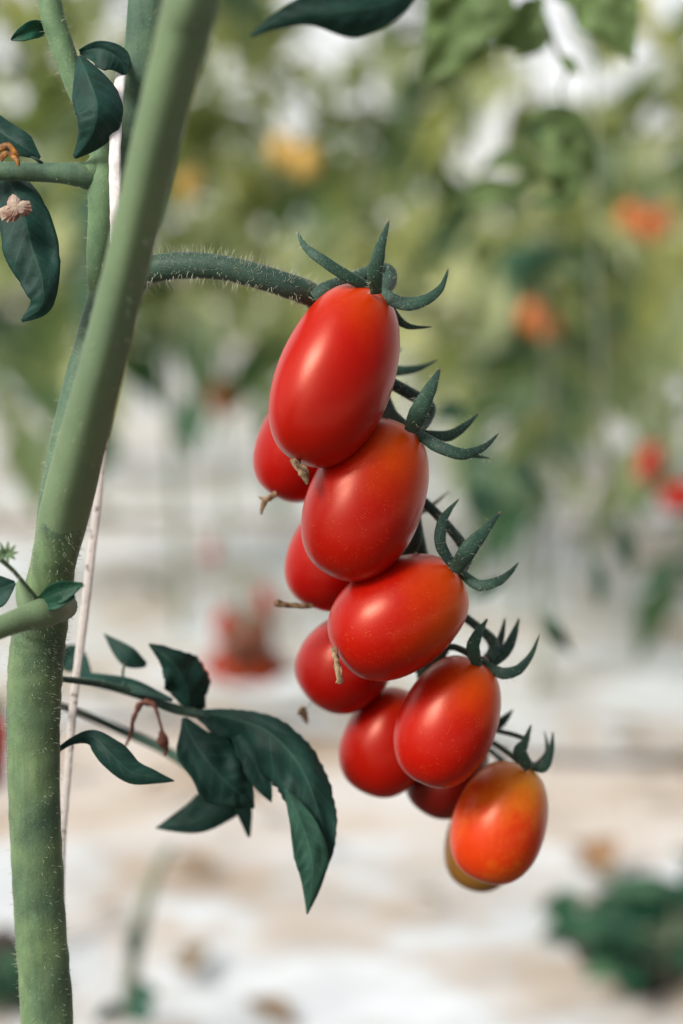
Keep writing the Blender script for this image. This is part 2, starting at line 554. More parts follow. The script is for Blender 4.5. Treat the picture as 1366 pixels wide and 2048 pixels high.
def sheet(name, x0, x1, y0, y1, nx, ny, mt, z, amp=0.0, fr=3.0, edge=0.0, thick=0.0):
    mb = MB(); V = []; F = []
    for j in range(ny + 1):
        for i in range(nx + 1):
            x = x0 + (x1 - x0) * i / nx; y = y0 + (y1 - y0) * j / ny
            if edge:
                y += edge * noise.noise(Vector((x * 1.7, j and 5 or 9, z * 100))) * (1 if j in (0, ny) else .3)
            zz = z + amp * (0.5 + noise.noise(Vector((x * fr * .5, y * fr * 2, 3.1))) * .8 + .3 * noise.noise(Vector((x * fr * 3, y * fr * 6, 1))))
            V.append((x, y, zz))
    for j in range(ny):
        for i in range(nx):
            a = j * (nx + 1) + i
            F.append((a, a + 1, a + nx + 2, a + nx + 1))
    mb.add(V, F)
    return mb.build(name, mt)


bed = sheet('unseen_dark_bed', -4, 4, -1.2, 1.05, 40, 20, simple_mat('bounce_cut_dark', (0.05, 0.04, 0.03), (0.1, 0.075, 0.055), 30, .95, .8, .01), .006, amp=.02)
tag(bed, kind='structure')  # dark sheet out of view, added to cut light bouncing up from below
g = sheet('ground', -120, 120, -60, 260, 60, 80, M_soil, 0.0)
tag(g, kind='structure')
film_data = [(-6, 6, 2.08, 3.55, 'white plastic mulch film spread on the soil under the blurred far row', 0.006),
             (-6, 6, 1.12, 1.60, 'white plastic mulch film nearest the camera, along the foot of the picture', 0.006),
             (-8, 8, 3.72, 9.5, 'white plastic mulch film farthest away, behind the blurred plants', 0.006)]
for x0, x1, y0, y1, lb, z in film_data:
    f = sheet('mulch_film', x0, x1, y0, y1, 160, 24, M_film, z, amp=0.016, fr=3, edge=0.22)
    tag(f, lb, 'mulch film', 'white mulch films on the ground')


def soil_patch(cx, cy, rx, ry, label):
    mb = MB(); V = [(cx, cy, 0.045)]; F = []
    n = 60
    for ring in (0.35, .7, 1.0):
        for i in range(n):
            a = i / n * 2 * math.pi
            k = ring * (1 + .35 * noise.noise(Vector((math.cos(a) * 2 + cx, math.sin(a) * 2, 0))))
            V.append((cx + rx * k * math.cos(a), cy + ry * k * math.sin(a), 0.004 if ring == 1 else 0.035 + .012 * noise.noise(Vector((a * 3, ring * 4, 0)))))
    for i in range(n):
        F.append((0, 1 + i, 1 + (i + 1) % n))
        for r_ in range(2):
            F.append((1 + r_ * n + i, 1 + (r_ + 1) * n + i, 1 + (r_ + 1) * n + (i + 1) % n, 1 + r_ * n + (i + 1) % n))
    mb.add(V, F)
    o = mb.build('soil_mound', M_dark)
    tag(o, label, 'soil mound')
    o['kind'] = 'structure'


p = G(1345, 1925); soil_patch(p.x, p.y, .115, .12, 'dark damp soil mound under the green plant in the lower right corner')
p = G(-20, 1975); soil_patch(p.x, p.y, .05, .06, 'dark damp soil mound behind the foot of the main stem at left')

# ------------------------------------------------------------------ background plants
def add_leaflet(mb, base, d, up, L, W, tint, droop=0.25):
    d = d.normalized()
    s = d.cross(up)
    if s.length < 1e-3:
        s = Vector((1, 0, 0))
    s.normalize(); u = s.cross(d).normalized()
    V = []; rows = ((0, 0), (.18, .55), (.42, 1), (.7, .72), (1, 0))
    for t, w in rows:
        c = base + d * L * t - Vector((0, 0, 1)) * droop * L * t * t
        for v in (-1, -.5, 0, .5, 1):
            jag = 1 + .18 * math.sin(t * 40 + v * 3)
            V.append(c + s * (v * w * W * .5 * jag) + u * (abs(v) * w * W * .16))
    F = []
    for i in range(4):
        for k in range(4):
            F.append((i * 5 + k, i * 5 + k + 1, i * 5 + k + 6, i * 5 + k + 5))
    mb.add(V, F, 0, att=tint)


def compound(mb, base, az, L, rr, tint0, size=1.0, rise=0.3, npair=3):
    d = Vector((math.cos(az), math.sin(az), rise))
    prev = base.copy()
    pts = []
    for i in range(8):
        t = i / 7
        pts.append(base + Vector((math.cos(az), math.sin(az), 0)) * L * (t - .18 * t * t) + Vector((0, 0, 1)) * L * (rise * t - .75 * t * t))
    tube(mb, [(p.x, p.y, p.z, .004 * (1 - .6 * i / 7)) for i, p in enumerate(pts)], n=1, K=4, px=False, mi=1, wob=0)
    for j in range(npair):
        i = 3 + int(j * 4 / max(npair - .01, 1))
        i = min(i, 6)
        T = (pts[i + 1] - pts[i]).normalized()
        S = T.cross(Vector((0, 0, 1))).normalized()
        for sgn in (-1, 1):
            LL = rr.uniform(.06, .1) * size
            dd = T * .45 + S * sgn + Vector((0, 0, rr.uniform(-.35, .15)))
            add_leaflet(mb, pts[i], dd, Vector((rr.uniform(-.35, .35), rr.uniform(-.35, .35), 1)), LL, LL * rr.uniform(.5, .7), min(1, max(0, tint0 + rr.uniform(-.12, .15))), rr.uniform(.1, .5))
    add_leaflet(mb, pts[7], pts[7] - pts[6], Vector((rr.uniform(-.4, .4), rr.uniform(-.4, .4), 1)), rr.uniform(.08, .12) * size, .06 * size, tint0, .3)


def bg_plant(x, y, h, z0, nleaf, seed, label, size=1.0, tint=.35, spread=.26, group='blurred tomato plants in the rows behind', only_mesh=False):
    rr = random.Random(seed)
    root = empty('tomato_plant', (x, y, 0), label, 'tomato plant', group)
    sp = []
    n = 9
    for i in range(n):
        t = i / (n - 1)
        sp.append((x + .05 * noise.noise(Vector((seed * 3.3, t * 2.5, 0))), y + .05 * noise.noise(Vector((seed, t * 2.5, 4))), h * t - .01, .014 * (1 - .5 * t)))
    ms = MB(); tube(ms, sp, n=3, K=8, px=False, wob=.05)
    ms.build('stem', M_bgstem, root, (x, y, 0))
    mf = MB()
    for i in range(nleaf):
        z = z0 + (h - z0) * ((i + rr.random()) / nleaf)
        t = min(.999, z / h)
        k = int(t * (n - 1)); f = t * (n - 1) - k
        bx = sp[k][0] * (1 - f) + sp[k + 1][0] * f; by = sp[k][1] * (1 - f) + sp[k + 1][1] * f
        az = rr.uniform(0, 2 * math.pi)
        compound(mf, Vector((bx, by, z)), az, spread * rr.uniform(.6, 1.15), rr, rr.choice((.02, .1, .3, .5, .75)) + (tint - .4) * .6, size * rr.uniform(.8, 1.5), rr.uniform(.1, .6), rr.choice((2, 3, 3)))
    mf.build('foliage', [M_bgleaf, M_bgstem], root, (x, y, 0))
    return root


# next row, about 2.7 m away: bare lower stems, leaves from knee height up
row2 = [(-0.62, 2.75, 1.5, .42, 46, 'tall leafy tomato plant blurred behind the leaves at the left edge', .25),
        (-0.27, 2.62, 1.42, .46, 38, 'blurred tomato plant behind the upper main stem, bare below', .4),
        (0.02, 2.8, 1.38, .42, 36, 'blurred tomato plant with yellow fruit, behind the topmost hanging tomato', .45),
        (0.30, 2.7, 1.02, .38, 26, 'blurred tomato plant behind the curved sepals to the right of the top tomato', .5),
        (0.62, 2.75, 1.04, .36, 28, 'blurred tomato plant at the right edge carrying the orange fruit', .5)]
for i, (x, y, h, z0, n, lb, ti) in enumerate(row2):
    bg_plant(x, y, h, z0, n, 11 + i, lb, tint=ti)
row3 = [(-1.0, 4.3, 1.45), (-.62, 4.2, 1.5), (-.2, 4.35, 1.25), (.18, 4.2, 1.2), (.5, 4.35, 1.05), (.85, 4.25, 1.1), (1.2, 4.3, 1.05)]
bg_plant(.27, 2.25, .66, .22, 9, 77, 'low straggling tomato plant, blurred between the truss and the hanging vine', size=.8, tint=.3, spread=.13)
bg_plant(.50, 2.2, .60, .2, 8, 79, 'low straggling tomato plant, blurred just right of the thin hanging vine', size=.8, tint=.3, spread=.12)
names3 = ['far left end', 'left quarter', 'left of the middle', 'middle', 'right of the middle', 'right quarter', 'far right end']
for i, (x, y, h) in enumerate(row3):
    bg_plant(x, y, h, .34, 19, 40 + i, 'very blurred tomato plant, at the %s of the second row back' % names3[i], tint=.45, size=1.15, spread=.32,
             group='very blurred tomato plants of the second row back')
# far rows: one mass
mf = MB(); rr = random.Random(5)
for yy in (6.2, 8.3, 11):
    nx = int(yy * 1.1)
    for i in range(int(nx * 12)):
        x = rr.uniform(-.42 * yy - .5, .42 * yy + .5)
        hmax = .72 + .045 * yy + (.28 if x < -.06 * yy else 0) + .07 * math.sin(x * 5)
        compound(mf, Vector((x, yy + rr.uniform(-.25, .25), rr.uniform(.3, hmax))), rr.uniform(0, 6.28), rr.uniform(.25, .4), rr, rr.choice((.05, .3, .5, .9)), 2.2, rr.uniform(.1, .6), 2)
o = mf.build('distant_foliage', [M_bgleaf, M_bgstem])
tag(o, 'distant rows of tomato foliage melting into one blurred green mass', 'foliage', kind='stuff')


# ------------------------------------------------------------------ tomatoes
RED = (0.37, 0.0045, 0.0009); ORG = (0.80, 0.14, 0.002)


SIDE_A = -.75


def fruit_mesh(A, B, W, seed=0, dimple=.05, p=.80, egg=-.06, side=0.0, cal=.5, seg=64, rings=44, lobe=.012):
    """A: calyx end, B: blossom end (world), W: width in metres"""
    rr = random.Random(seed)
    ax = (A - B); L = ax.length; ax.normalize()
    c = (A + B) / 2
    X = (RT - ax * RT.dot(ax)).normalized(); Y = ax.cross(X)
    f1, f2 = rr.uniform(0, 6), rr.uniform(0, 6)
    V = [c + ax * (L / 2 - dimple * W * .5)]; U = [(0, 0)]; At = [cal + .1]
    for i in range(1, rings):
        th = math.pi * i / rings
        z = math.cos(th); s = math.sin(th)
        r = (s ** p) * (1 + egg * z)
        zz = z * L / 2
        if z > .8:
            zz -= dimple * W * .5 * (1 - min(1, r / .55)) ** 1.0 if r < .55 else 0
        for k in range(seg):
            a = 2 * math.pi * k / seg
            rad = r * W / 2 * (1 + lobe * math.cos(3 * a + f1) + lobe * .8 * math.cos(2 * a + f2) + .008 * noise.noise(Vector((math.cos(a) * 1.5, math.sin(a) * 1.5, z * 2 + seed))))
            V.append(c + ax * zz + (X * math.cos(a) + Y * math.sin(a)) * rad)
            U.append((k / seg, i / rings))
            o_ = cal * max(0, (z - .05)) ** 1.3 + side * max(0, math.cos(a - SIDE_A)) ** 1.5 * max(0, z + .45) * (.8 + .25 * math.cos(5 * a + f1))
            At.append(o_)
    V.append(B); U.append((0, 1)); At.append(0)
    F = []
    for k in range(seg):
        F.append((0, 1 + k, 1 + (k + 1) % seg))
    for i in range(rings - 2):
        for k in range(seg):
            a = 1 + i * seg + k; b = 1 + i * seg + (k + 1) % seg
            F.append((a, a + seg, b + seg, b))
    e = len(V) - 1; b0 = 1 + (rings - 2) * seg
    for k in range(seg):
        F.append((e, b0 + (k + 1) % seg, b0 + k))
    mb = MB(); mb.add(V, F, 0, U, At)
    return mb


def sepal(root, org, path, w, hairs=46, flat=.38, tw=0.0, parent=None):
    m = len(path)
    prof = {3: (0.75, .8, .1), 4: (.7, .95, .62, .1), 5: (.7, .95, .85, .5, .1)}[m]
    mb = MB()
    tube(mb, [(a[0], a[1], a[2], w * f) for a, f in zip(path, prof)], n=9, K=14, flat=flat, hairs=hairs, hl=(.0005, .0019), hr=.00005, wob=.1, nrm_tw=tw)
    return mb.build('sepal', [M_sepal, M_hair], parent, org)


def tomato(label, A, B, W, d, dt=0.0, mt=None, seed=0, side=.3, cal=.5, sepals=(), pedicel=None, tip=None, group='tomatoes hanging on the truss',
           egg=-.06, p=.80, calyx_r=18, cal_off=(0, 0)):
    a = P(A[0], A[1], d + dt); b = P(B[0], B[1], d - dt)
    c = (a + b) / 2
    root = empty('tomato', b, label, 'tomato', group)
    mb = fruit_mesh(a, b, W * d / FPX, seed, side=side, cal=cal, egg=egg, p=p)
    mb.build('fruit', mt, root, b)
    if sepals:
        # hub of the calyx
        cx, cy = A[0] + cal_off[0], A[1] + cal_off[1]
        hub = MB()
        ax = (a - b).normalized()
        ca = P(cx, cy, d + dt)
        q0 = ca - ax * .0012; q1 = ca + ax * .0012
        r0 = calyx_r * d / FPX
        tube(hub, [(q0.x, q0.y, q0.z, r0 * 1.7), (ca.x, ca.y, ca.z, r0 * 1.6), (q1.x, q1.y, q1.z, r0 * 1.0)], n=4, K=16, px=False, hairs=30, hl=(.0006, .0014), hr=.00005, wob=.2)
        h = hub.build('calyx', [M_sepal, M_hair], root, b)
        for s in sepals:
            path, w = s[0], s[1]
            sepal(root, b, path, w, parent=h, tw=s[2] if len(s) > 2 else 0.0)
    if pedicel:
        mb = MB(); tube(mb, pedicel, n=8, K=14, hairs=int(len(pedicel) * 28), hl=(.0008, .0022), hr=.00006)
        mb.build('pedicel', [M_truss, M_hair], root, b)
    if tip:
        mb = MB()
        rr = random.Random(seed + 3)
        for pth in tip:
            tube(mb, pth, n=6, K=8, flat=.55, wob=.5, nrm_tw=rr.uniform(-.6, .6), ridges=.12)
        mb.build('dried_blossom', M_dry, root, b)
    return root


T_a = tomato_mat('tomato_red_upper', RED, ORG, bias=.02, speck=.25, mottled=.12)
T_b = tomato_mat('tomato_red_orange', RED, ORG, bias=.05, speck=1.0, mottled=.15)
T_c = tomato_mat('tomato_deep_red', (0.33, 0.0025, 0.0015), (.5, .02, .003), bias=.0, speck=.4, mottled=.12)
T_f = tomato_mat('tomato_brown_red', (0.13, 0.006, 0.004), (.2, .02, .01), bias=0, speck=0, mottled=.2)  # darker, browner red than the other fruit
T_d = tomato_mat('tomato_orange', (0.52, 0.035, 0.003), (.60, .22, .012), bias=.0, speck=.1, mottled=.6)
T_e = tomato_mat('tomato_amber', (0.25, 0.10, 0.015), (.26, .17, .035), bias=.3, speck=.1, mottled=.3)

d1 = .446
tomato('long red plum tomato at the top of the hanging truss, in front', (738, 576), (604, 926), 232, d1, dt=.004, mt=T_a, seed=1, side=.08, cal=.3, cal_off=(14, 4),
       sepals=[([(752, 580, d1), (700, 556, d1 - .006), (640, 517, d1 - .008), (608, 490, d1 - .004), (595, 462, d1)], 26),
               ([(752, 586, d1 - .006), (750, 545, d1 - .011), (762, 490, d1 - .012), (778, 441, d1 - .006)], 34),
               ([(758, 580, d1), (800, 606, d1 - .004), (843, 603, d1 - .004), (880, 578, d1), (897, 537, d1 + .004)], 30),
               ([(768, 592, d1 + .004), (790, 632, d1 + .009), (818, 653, d1 + .012), (864, 654, d1 + .014)], 20)],
       pedicel=[(630, 600, .452, 50), (655, 582, .452, 40), (700, 562, .454, 32), (740, 546, .456, 30), (772, 542, .458, 32), (777, 562, .456, 34), (760, 590, .448, 30)],
       tip=[[(588, 920, .440, 20), (598, 938, .438, 15), (607, 950, .437, 17), (614, 968, .437, 6)], [(596, 930, .439, 9), (610, 938, .438, 12), (616, 962, .438, 5)]])
d2 = .487
tomato('red plum tomato half hidden behind the topmost one, lower left of it', (702, 732), (548, 992), 190, d2, mt=T_c, seed=2, side=0, cal=.2,
       sepals=[([(730, 745, d2), (790, 742, d2 - .002), (835, 737, d2), (876, 720, d2 + .004)], 22), ([(720, 735, d2), (780, 712, d2 + .012), (805, 696, d2 + .018)], 15)],
       tip=[[(552, 986, .478, 14), (538, 997, .476, 11), (528, 1003, .475, 12), (522, 1028, .475, 4)], [(540, 995, .476, 7), (528, 998, .476, 9), (517, 994, .476, 3)]])
d3 = .454
tomato('plump red tomato second from the top in front, orange at its right shoulder', (797, 845), (668, 1153), 232, d3, dt=.004, mt=T_b, seed=3, side=.32, cal=.28, cal_off=(22, 8),
       sepals=[([(822, 862, d3 - .006), (838, 822, d3 - .011), (862, 775, d3 - .011), (880, 737, d3 - .006)], 40),
               ([(828, 862, d3), (875, 892, d3 - .007), (925, 908, d3 - .008), (968, 894, d3 - .004), (997, 867, d3 + .002)], 28),
               ([(850, 868, d3 + .006), (895, 872, d3 + .010), (930, 852, d3 + .011), (958, 826, d3 + .012)], 24),
               ([(860, 888, d3 + .008), (935, 908, d3 + .010), (982, 917, d3 + .012)], 15)],
       pedicel=[(758, 752, .470, 24), (800, 776, .468, 25), (838, 798, .466, 26), (857, 815, .464, 28), (850, 840, .462, 28), (836, 862, .456, 22)])
d4 = .487
tomato('red tomato half hidden behind the second front one, with a horizontal dry stub', (712, 1000), (622, 1214), 176, d4, mt=T_c, seed=4, side=0, cal=.2,
       sepals=[([(800, 1050, d4), (862, 1012, d4 + .008), (898, 982, d4 + .016)], 10)],
       tip=[[(626, 1212, .478, 8), (600, 1213, .476, 11), (575, 1210, .475, 12), (555, 1206, .474, 16), (551, 1204, .474, 10)]])
d5 = .458
tomato('broad red tomato third from the top in front, lying aslant with orange shoulder', (921, 1152), (676, 1312), 224, d5, dt=.002, mt=T_b, seed=5, side=.32, cal=.285, cal_off=(0, -10),
       sepals=[([(912, 1138, d5 - .004), (882, 1092, d5 - .006), (884, 1045, d5 - .005), (897, 1022, d5 - .003), (918, 998, d5)], 25),
               ([(910, 1142, d5 - .005), (935, 1102, d5 - .010), (965, 1066, d5 - .009), (1001, 1024, d5 - .004)], 38),
               ([(918, 1140, d5), (955, 1170, d5 - .004), (993, 1164, d5 - .004), (1018, 1147, d5), (1037, 1125, d5 + .002)], 24)],
       pedicel=[(842, 998, .474, 20), (880, 1035, .472, 20), (912, 1072, .470, 20), (930, 1098, .468, 24), (932, 1120, .464, 26), (922, 1142, .460, 22)],
       tip=[[(668, 1296, .449, 16), (672, 1318, .447, 13), (676, 1340, .446, 14), (681, 1366, .446, 12)], [(672, 1322, .447, 6), (682, 1345, .446, 8), (672, 1366, .446, 3)]])
d6 = .495
tomato('deep red tomato half hidden low behind the slanting third front tomato', (764, 1250), (622, 1400), 184, d6, mt=T_c, seed=6, side=0, cal=.1,
       tip=[[(628, 1398, .489, 2), (618, 1410, .495, 1.2), (610, 1416, .500, 1.5)], [(604, 1414, .500, 12), (607, 1426, .502, 16), (614, 1446, .503, 5)], [(604, 1420, .501, 12), (596, 1430, .502, 5)]])
d7 = .470
tomato('red tomato fourth from the top in front, touched with orange on its right', (952, 1318), (842, 1566), 194, d7, dt=.002, mt=T_b, seed=7, side=.24, cal=.35, cal_off=(14, 6),
       sepals=[([(955, 1332, d7 - .004), (946, 1295, d7 - .008), (958, 1264, d7 - .007), (975, 1238, d7 - .004)], 30),
               ([(978, 1328, d7 + .010), (1000, 1282, d7 + .014), (1010, 1236, d7 + .018)], 20),
               ([(978, 1332, d7 + .004), (1012, 1300, d7 + .008), (1028, 1268, d7 + .010), (1038, 1236, d7 + .012)], 26),
               ([(962, 1326, d7), (1002, 1346, d7 - .003), (1035, 1340, d7 - .002), (1062, 1310, d7 + .002), (1078, 1270, d7 + .005)], 25)],
       pedicel=[(918, 1225, .482, 17), (955, 1254, .480, 18), (982, 1278, .480, 22), (988, 1300, .478, 24), (975, 1320, .474, 22)])
d8 = .503
tomato('red tomato half hidden to the left behind the fourth front one', (822, 1382), (728, 1584), 176, d8, mt=T_a, seed=8, side=0, cal=.2)
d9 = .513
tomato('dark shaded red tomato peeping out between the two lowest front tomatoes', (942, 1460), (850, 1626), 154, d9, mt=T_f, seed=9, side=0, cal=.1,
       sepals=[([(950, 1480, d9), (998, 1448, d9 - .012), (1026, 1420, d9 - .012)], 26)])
d10 = .486
tomato('orange half ripe tomato hanging lowest on the truss', (1040, 1526), (962, 1763), 188, d10, dt=.003, mt=T_d, seed=10, side=.3, cal=.6, cal_off=(16, 4), calyx_r=16,
       sepals=[([(1058, 1536, d10 - .004), (1040, 1505, d10 - .007), (1050, 1485, d10 - .006), (1062, 1450, d10 - .003)], 30),
               ([(1060, 1532, d10), (1088, 1534, d10 - .001), (1102, 1500, d10 + .002), (1106, 1464, d10 + .004)], 22),
               ([(1070, 1532, d10 + .006), (1094, 1505, d10 + .008), (1089, 1462, d10 + .010)], 13)],
       pedicel=[(958, 1478, .500, 12), (985, 1485, .498, 11), (1015, 1505, .495, 12), (1045, 1528, .490, 15)])
d11 = .523
tomato('unripe amber tomato almost hidden behind the lowest orange one', (1012, 1560), (938, 1777), 158, d11, mt=T_e, seed=11, side=0, cal=.3,
       pedicel=[(955, 1485, .512, 11), (985, 1505, .512, 11), (1010, 1530, .518, 12), (1014, 1556, .523, 12)])

# ------------------------------------------------------------------ the near plant
root_xy = P(95, 2100, .462)
plant = empty('tomato_plant', (root_xy.x, root_xy.y, 0), 'sharp green tomato plant at left whose truss carries the hanging tomatoes', 'tomato plant')
PO = Vector((root_xy.x, root_xy.y, 0))


def part(name, mb, mats, solid=0.0, parent=None):
    return mb.build(name, mats, parent or plant, PO, solid=solid)


# main stem up to the node, then the blurred upper part that leans towards the camera
mb = MB()
low = P(100, 2350, .463)
pz = [(PO.x + .01, PO.y, -.01), (PO.x + .004, PO.y, .12)]
samp = [(100, 2300, .462, 104), (94, 2048, .460, 106), (80, 1850, .458, 104), (70, 1650, .456, 104), (66, 1450, .454, 108), (72, 1320, .451, 112), (84, 1240, .447, 106),
        (106, 1130, .436, 90), (128, 1030, .428, 96)]
S = cr(samp, 8)
wpath = [(p0[0], p0[1], p0[2], .0145) for p0 in pz] + [(*P(a[0], a[1], a[2]), a[3] * a[2] / FPX) for a in S[::3]]
tube(mb, wpath, n=6, K=40, px=False, hairs=2200, hl=(.0007, .0024), hr=.00005, ridges=.012, wob=.05, square=-.3)
part('stem', mb, [M_main, M_hair])
mb = MB()
samp = [(100, 1150, .439, 84), (128, 1030, .428, 98), (160, 900, .415, 98), (205, 730, .398, 92), (242, 580, .386, 90), (285, 400, .373, 92), (328, 220, .36, 100), (368, 60, .35, 108), (395, -60, .344, 112), (470, -500, .34, 110)]
tube(mb, samp, n=8, K=40, hairs=260, hl=(.001, .0028), hr=.00005, ridges=.01, square=-.02)
part('upper_stem', mb, [M_front, M_hair])
mb = MB()
samp = [(95, 1130, .452, 60), (112, 1010, .455, 74), (146, 860, .458, 86), (190, 700, .460, 92), (222, 580, .462, 88), (246, 450, .464, 84), (262, 300, .466, 82), (280, 150, .466, 82), (294, 0, .466, 82), (310, -400, .47, 80)]
tube(mb, samp, n=10, K=36, hairs=700, hl=(.0008, .0026), hr=.00005, ridges=.012, square=-.7)
part('side_stem', mb, [M_side, M_hair])
mb = MB()
samp = [(206, 700, .468, 30), (200, 600, .462, 44), (200, 520, .455, 54), (205, 430, .450, 58), (208, 356, .449, 66), (203, 305, .450, 50), (180, 235, .452, 42), (150, 165, .452, 44), (122, 85, .452, 48), (98, -10, .452, 48), (70, -300, .455, 46)]
tube(mb, samp, n=10, K=22, hairs=420, hl=(.0008, .0028), hr=.00005)
tube(mb, [(208, 270, .453, 14), (203, 315, .4495, 40), (188, 342, .4482, 50), (160, 348, .4472, 42), (120, 346, .4466, 12)], n=7, K=18)
part('side_shoot', mb, [M_shoot, M_hair])
mb = MB()
samp = [(222, 352, .455, 34), (208, 356, .4525, 50), (184, 354, .449, 56), (160, 350, .447, 50), (120, 346, .446, 42), (60, 344, .446, 38), (0, 342, .446, 38), (-80, 338, .446, 36)]
tube(mb, samp, n=8, K=20, hairs=160, hl=(.0005, .0012), hr=.00005)
part('petiole', mb, [M_side, M_hair])
# the truss: peduncle and rachis
mb = MB()
samp = [(236, 585, .462, 64), (272, 556, .456, 58), (310, 538, .452, 55), (370, 531, .450, 54), (440, 535, .449, 50), (510, 551, .449, 50), (570, 570, .450, 50), (615, 586, .453, 50), (640, 602, .458, 44)]
tube(mb, samp, n=8, K=26, hairs=900, hl=(.0012, .0042), hr=.00006, ridges=.012)
tube(mb, samp, n=8, K=6, flat=.3, hairs=1400, hl=(.0009, .0016), hr=.00004, wob=0) if False else None
part('peduncle', mb, [M_truss, M_hair])
mb = MB()
samp = [(630, 596, .456, 46), (668, 660, .468, 34), (715, 735, .474, 28), (762, 795, .476, 26), (772, 850, .480, 24), (800, 930, .478, 24), (826, 1010, .476, 22), (836, 1075, .478, 26), (850, 1130, .484, 22), (868, 1220, .484, 20), (878, 1300, .488, 18), (930, 1400, .496, 16), (958, 1470, .502, 14)]
tube(mb, samp, n=8, K=18, hairs=300, hl=(.0006, .0018), hr=.00005)
tube(mb, [(762, 770, .474, 18), (772, 800, .472, 22), (786, 830, .468, 22), (818, 856, .462, 18)], n=7, K=14, hairs=60, hl=(.0006, .0014), hr=.00005)
tube(mb, [(745, 800, .478, 18), (765, 826, .474, 18), (800, 846, .468, 16)], n=7, K=14)
tube(mb, [(828, 1040, .478, 22), (832, 1078, .476, 26), (815, 1105, .478, 22), (790, 1110, .482, 16)], n=7, K=14)
tube(mb, [(850, 1330, .490, 16), (880, 1303, .480, 16), (905, 1294, .476, 14), (935, 1306, .474, 14), (955, 1322, .473, 12)], n=7, K=14)
tube(mb, [(840, 1340, .494, 30), (875, 1312, .488, 24), (890, 1300, .486, 20)], n=7, K=14)
tube(mb, [(950, 1450, .500, 12), (990, 1460, .496, 10), (1030, 1470, .492, 10), (1056, 1480, .488, 10)], n=7, K=12)
tube(mb, [(840, 1130, .480, 12), (838, 1340, .492, 10), (842, 1360, .496, 8)], n=7, K=10)
part('rachis', mb, [M_truss, M_hair])

# leaves
def leaf(spine, widths, mt=M_leaf, parent=None, name='leaf', label=None, root=None, org=None, **kw):
    mb = MB()
    leaf_mesh(mb, spine, widths, **kw)
    o = mb.build(name, mt, parent or root or plant, org if org is not None else PO, solid=.00035)
    if label: o['label'] = label
    return o


lf = leaf([(158, 112, .446), (178, 160, .440), (194, 215, .436), (182, 270, .438), (150, 316, .444)], [(8, 4), (40, 44), (50, 44), (40, 30), (2, 6)], fold=-.35, curl=.3, serr=.05)
leaf([(160, 104, .455), (200, 96, .452), (238, 118, .452), (250, 150, .454)], [(5, 5), (14, 34), (22, 34), (3, 3)], fold=.4)
leaf([(102, 62, .455), (72, 58, .452), (45, 68, .450), (22, 80, .450)], [3, 17, 14, 2], mt=M_leaf2, fold=.5)
leaf([(-60, 212, .448), (0, 262, .445), (45, 292, .443), (80, 316, .444)], [(20, 20), (26, 26), (24, 20), (2, 2)], fold=-.3, curl=.3)
lb_ = leaf([(10, 352, .452), (40, 405, .447), (62, 490, .444), (84, 560, .443), (82, 612, .444), (44, 642, .446)], [(28, 30), (44, 48), (55, 56), (34, 42), (20, 26), (2, 3)],
           fold=-.22, curl=.2, serr=.06, ripple=.12, label='dark curled leaf with a withered tan patch')
mb = MB()
rr = random.Random(8)
V = [P(32, 412, .4372)]; F = []
n = 40
for ring, k0 in ((1, .55), (2, 1.0)):
    for i in range(n):
        a = i / n * 6.283
        k = k0 * (1 + .7 * noise.noise(Vector((math.cos(a) * 1.1, math.sin(a) * 1.1, 7))) + .25 * noise.noise(Vector((math.cos(a) * 5, math.sin(a) * 5, 2))) + (rr.uniform(-.04, .04) if ring == 2 else 0))
        V.append(P(32 + 30 * k * math.cos(a), 418 + 25 * k * math.sin(a), .4372 + .0003 * rr.random() + (.001 if ring == 2 else 0)))
for i in range(n):
    F.append((0, 1 + i, 1 + (i + 1) % n)); F.append((1 + i, 1 + n + i, 1 + n + (i + 1) % n, 1 + (i + 1) % n))
mb.add(V, F); o = mb.build('withered_patch', M_tan, lb_, PO, smooth=False, solid=.0004)
# withered yellow flower over the petiole
mb = MB()
tube(mb, [(-5, 300, .438, 16), (15, 292, .437, 14), (30, 305, .437, 12), (38, 330, .438, 6)], n=6, K=8, flat=.4, wob=.4)
tube(mb, [(0, 318, .438, 14), (14, 306, .437, 10), (26, 312, .437, 12)], n=6, K=8, flat=.4, wob=.4)
tube(mb, [(24, 312, .437, 10), (34, 320, .436, 9), (36, 332, .436, 4)], n=6, K=8, flat=.4, wob=.4)
part('withered_flower', mb, M_petal)
mb = MB(); tube(mb, [(62, 312, .444, 5), (78, 322, .444, 7), (90, 330, .446, 4)], n=6, K=8); part('twig', mb, M_sepal)

# node with petiole to the left in front of the main stem
mb = MB()
tube(mb, [(128, 1212, .438, 56), (95, 1222, .426, 62), (45, 1238, .420, 50), (-10, 1258, .415, 46), (-90, 1285, .41, 44)], n=8, K=20, hairs=120, hl=(.0006, .0016), hr=.00005)
tube(mb, [(60, 1225, .424, 44), (48, 1195, .424, 34), (38, 1165, .424, 14)], n=7, K=16)
part('petiole', mb, [M_front, M_hair])
leaf([(82, 1200, .424), (120, 1184, .420), (166, 1168, .420)], [8, 22, 3], mt=M_leaf2, fold=.3)
leaf([(84, 1210, .424), (110, 1205, .42), (150, 1192, .42)], [6, 14, 3], mt=M_leaf2, fold=.2)
leaf([(-40, 1195, .43), (-5, 1180, .428), (30, 1165, .428)], [20, 34, 4], fold=.2)
mb = MB(); tube(mb, [(-10, 1110, .41, 12), (25, 1140, .415, 9), (52, 1172, .42, 9), (78, 1205, .426, 12)], n=7, K=12, hairs=30, hl=(.0006, .0014)); part('twig', mb, [M_side, M_hair])
mb = MB()
for k in range(9):
    a = k * .7
    tube(mb, [(12, 1108, .41, 5), (12 + 14 * math.cos(a), 1106 + 10 * math.sin(a), .409, 9), (12 + 24 * math.cos(a), 1104 + 22 * math.sin(a), .409, 3)], n=4, K=6, flat=.4)
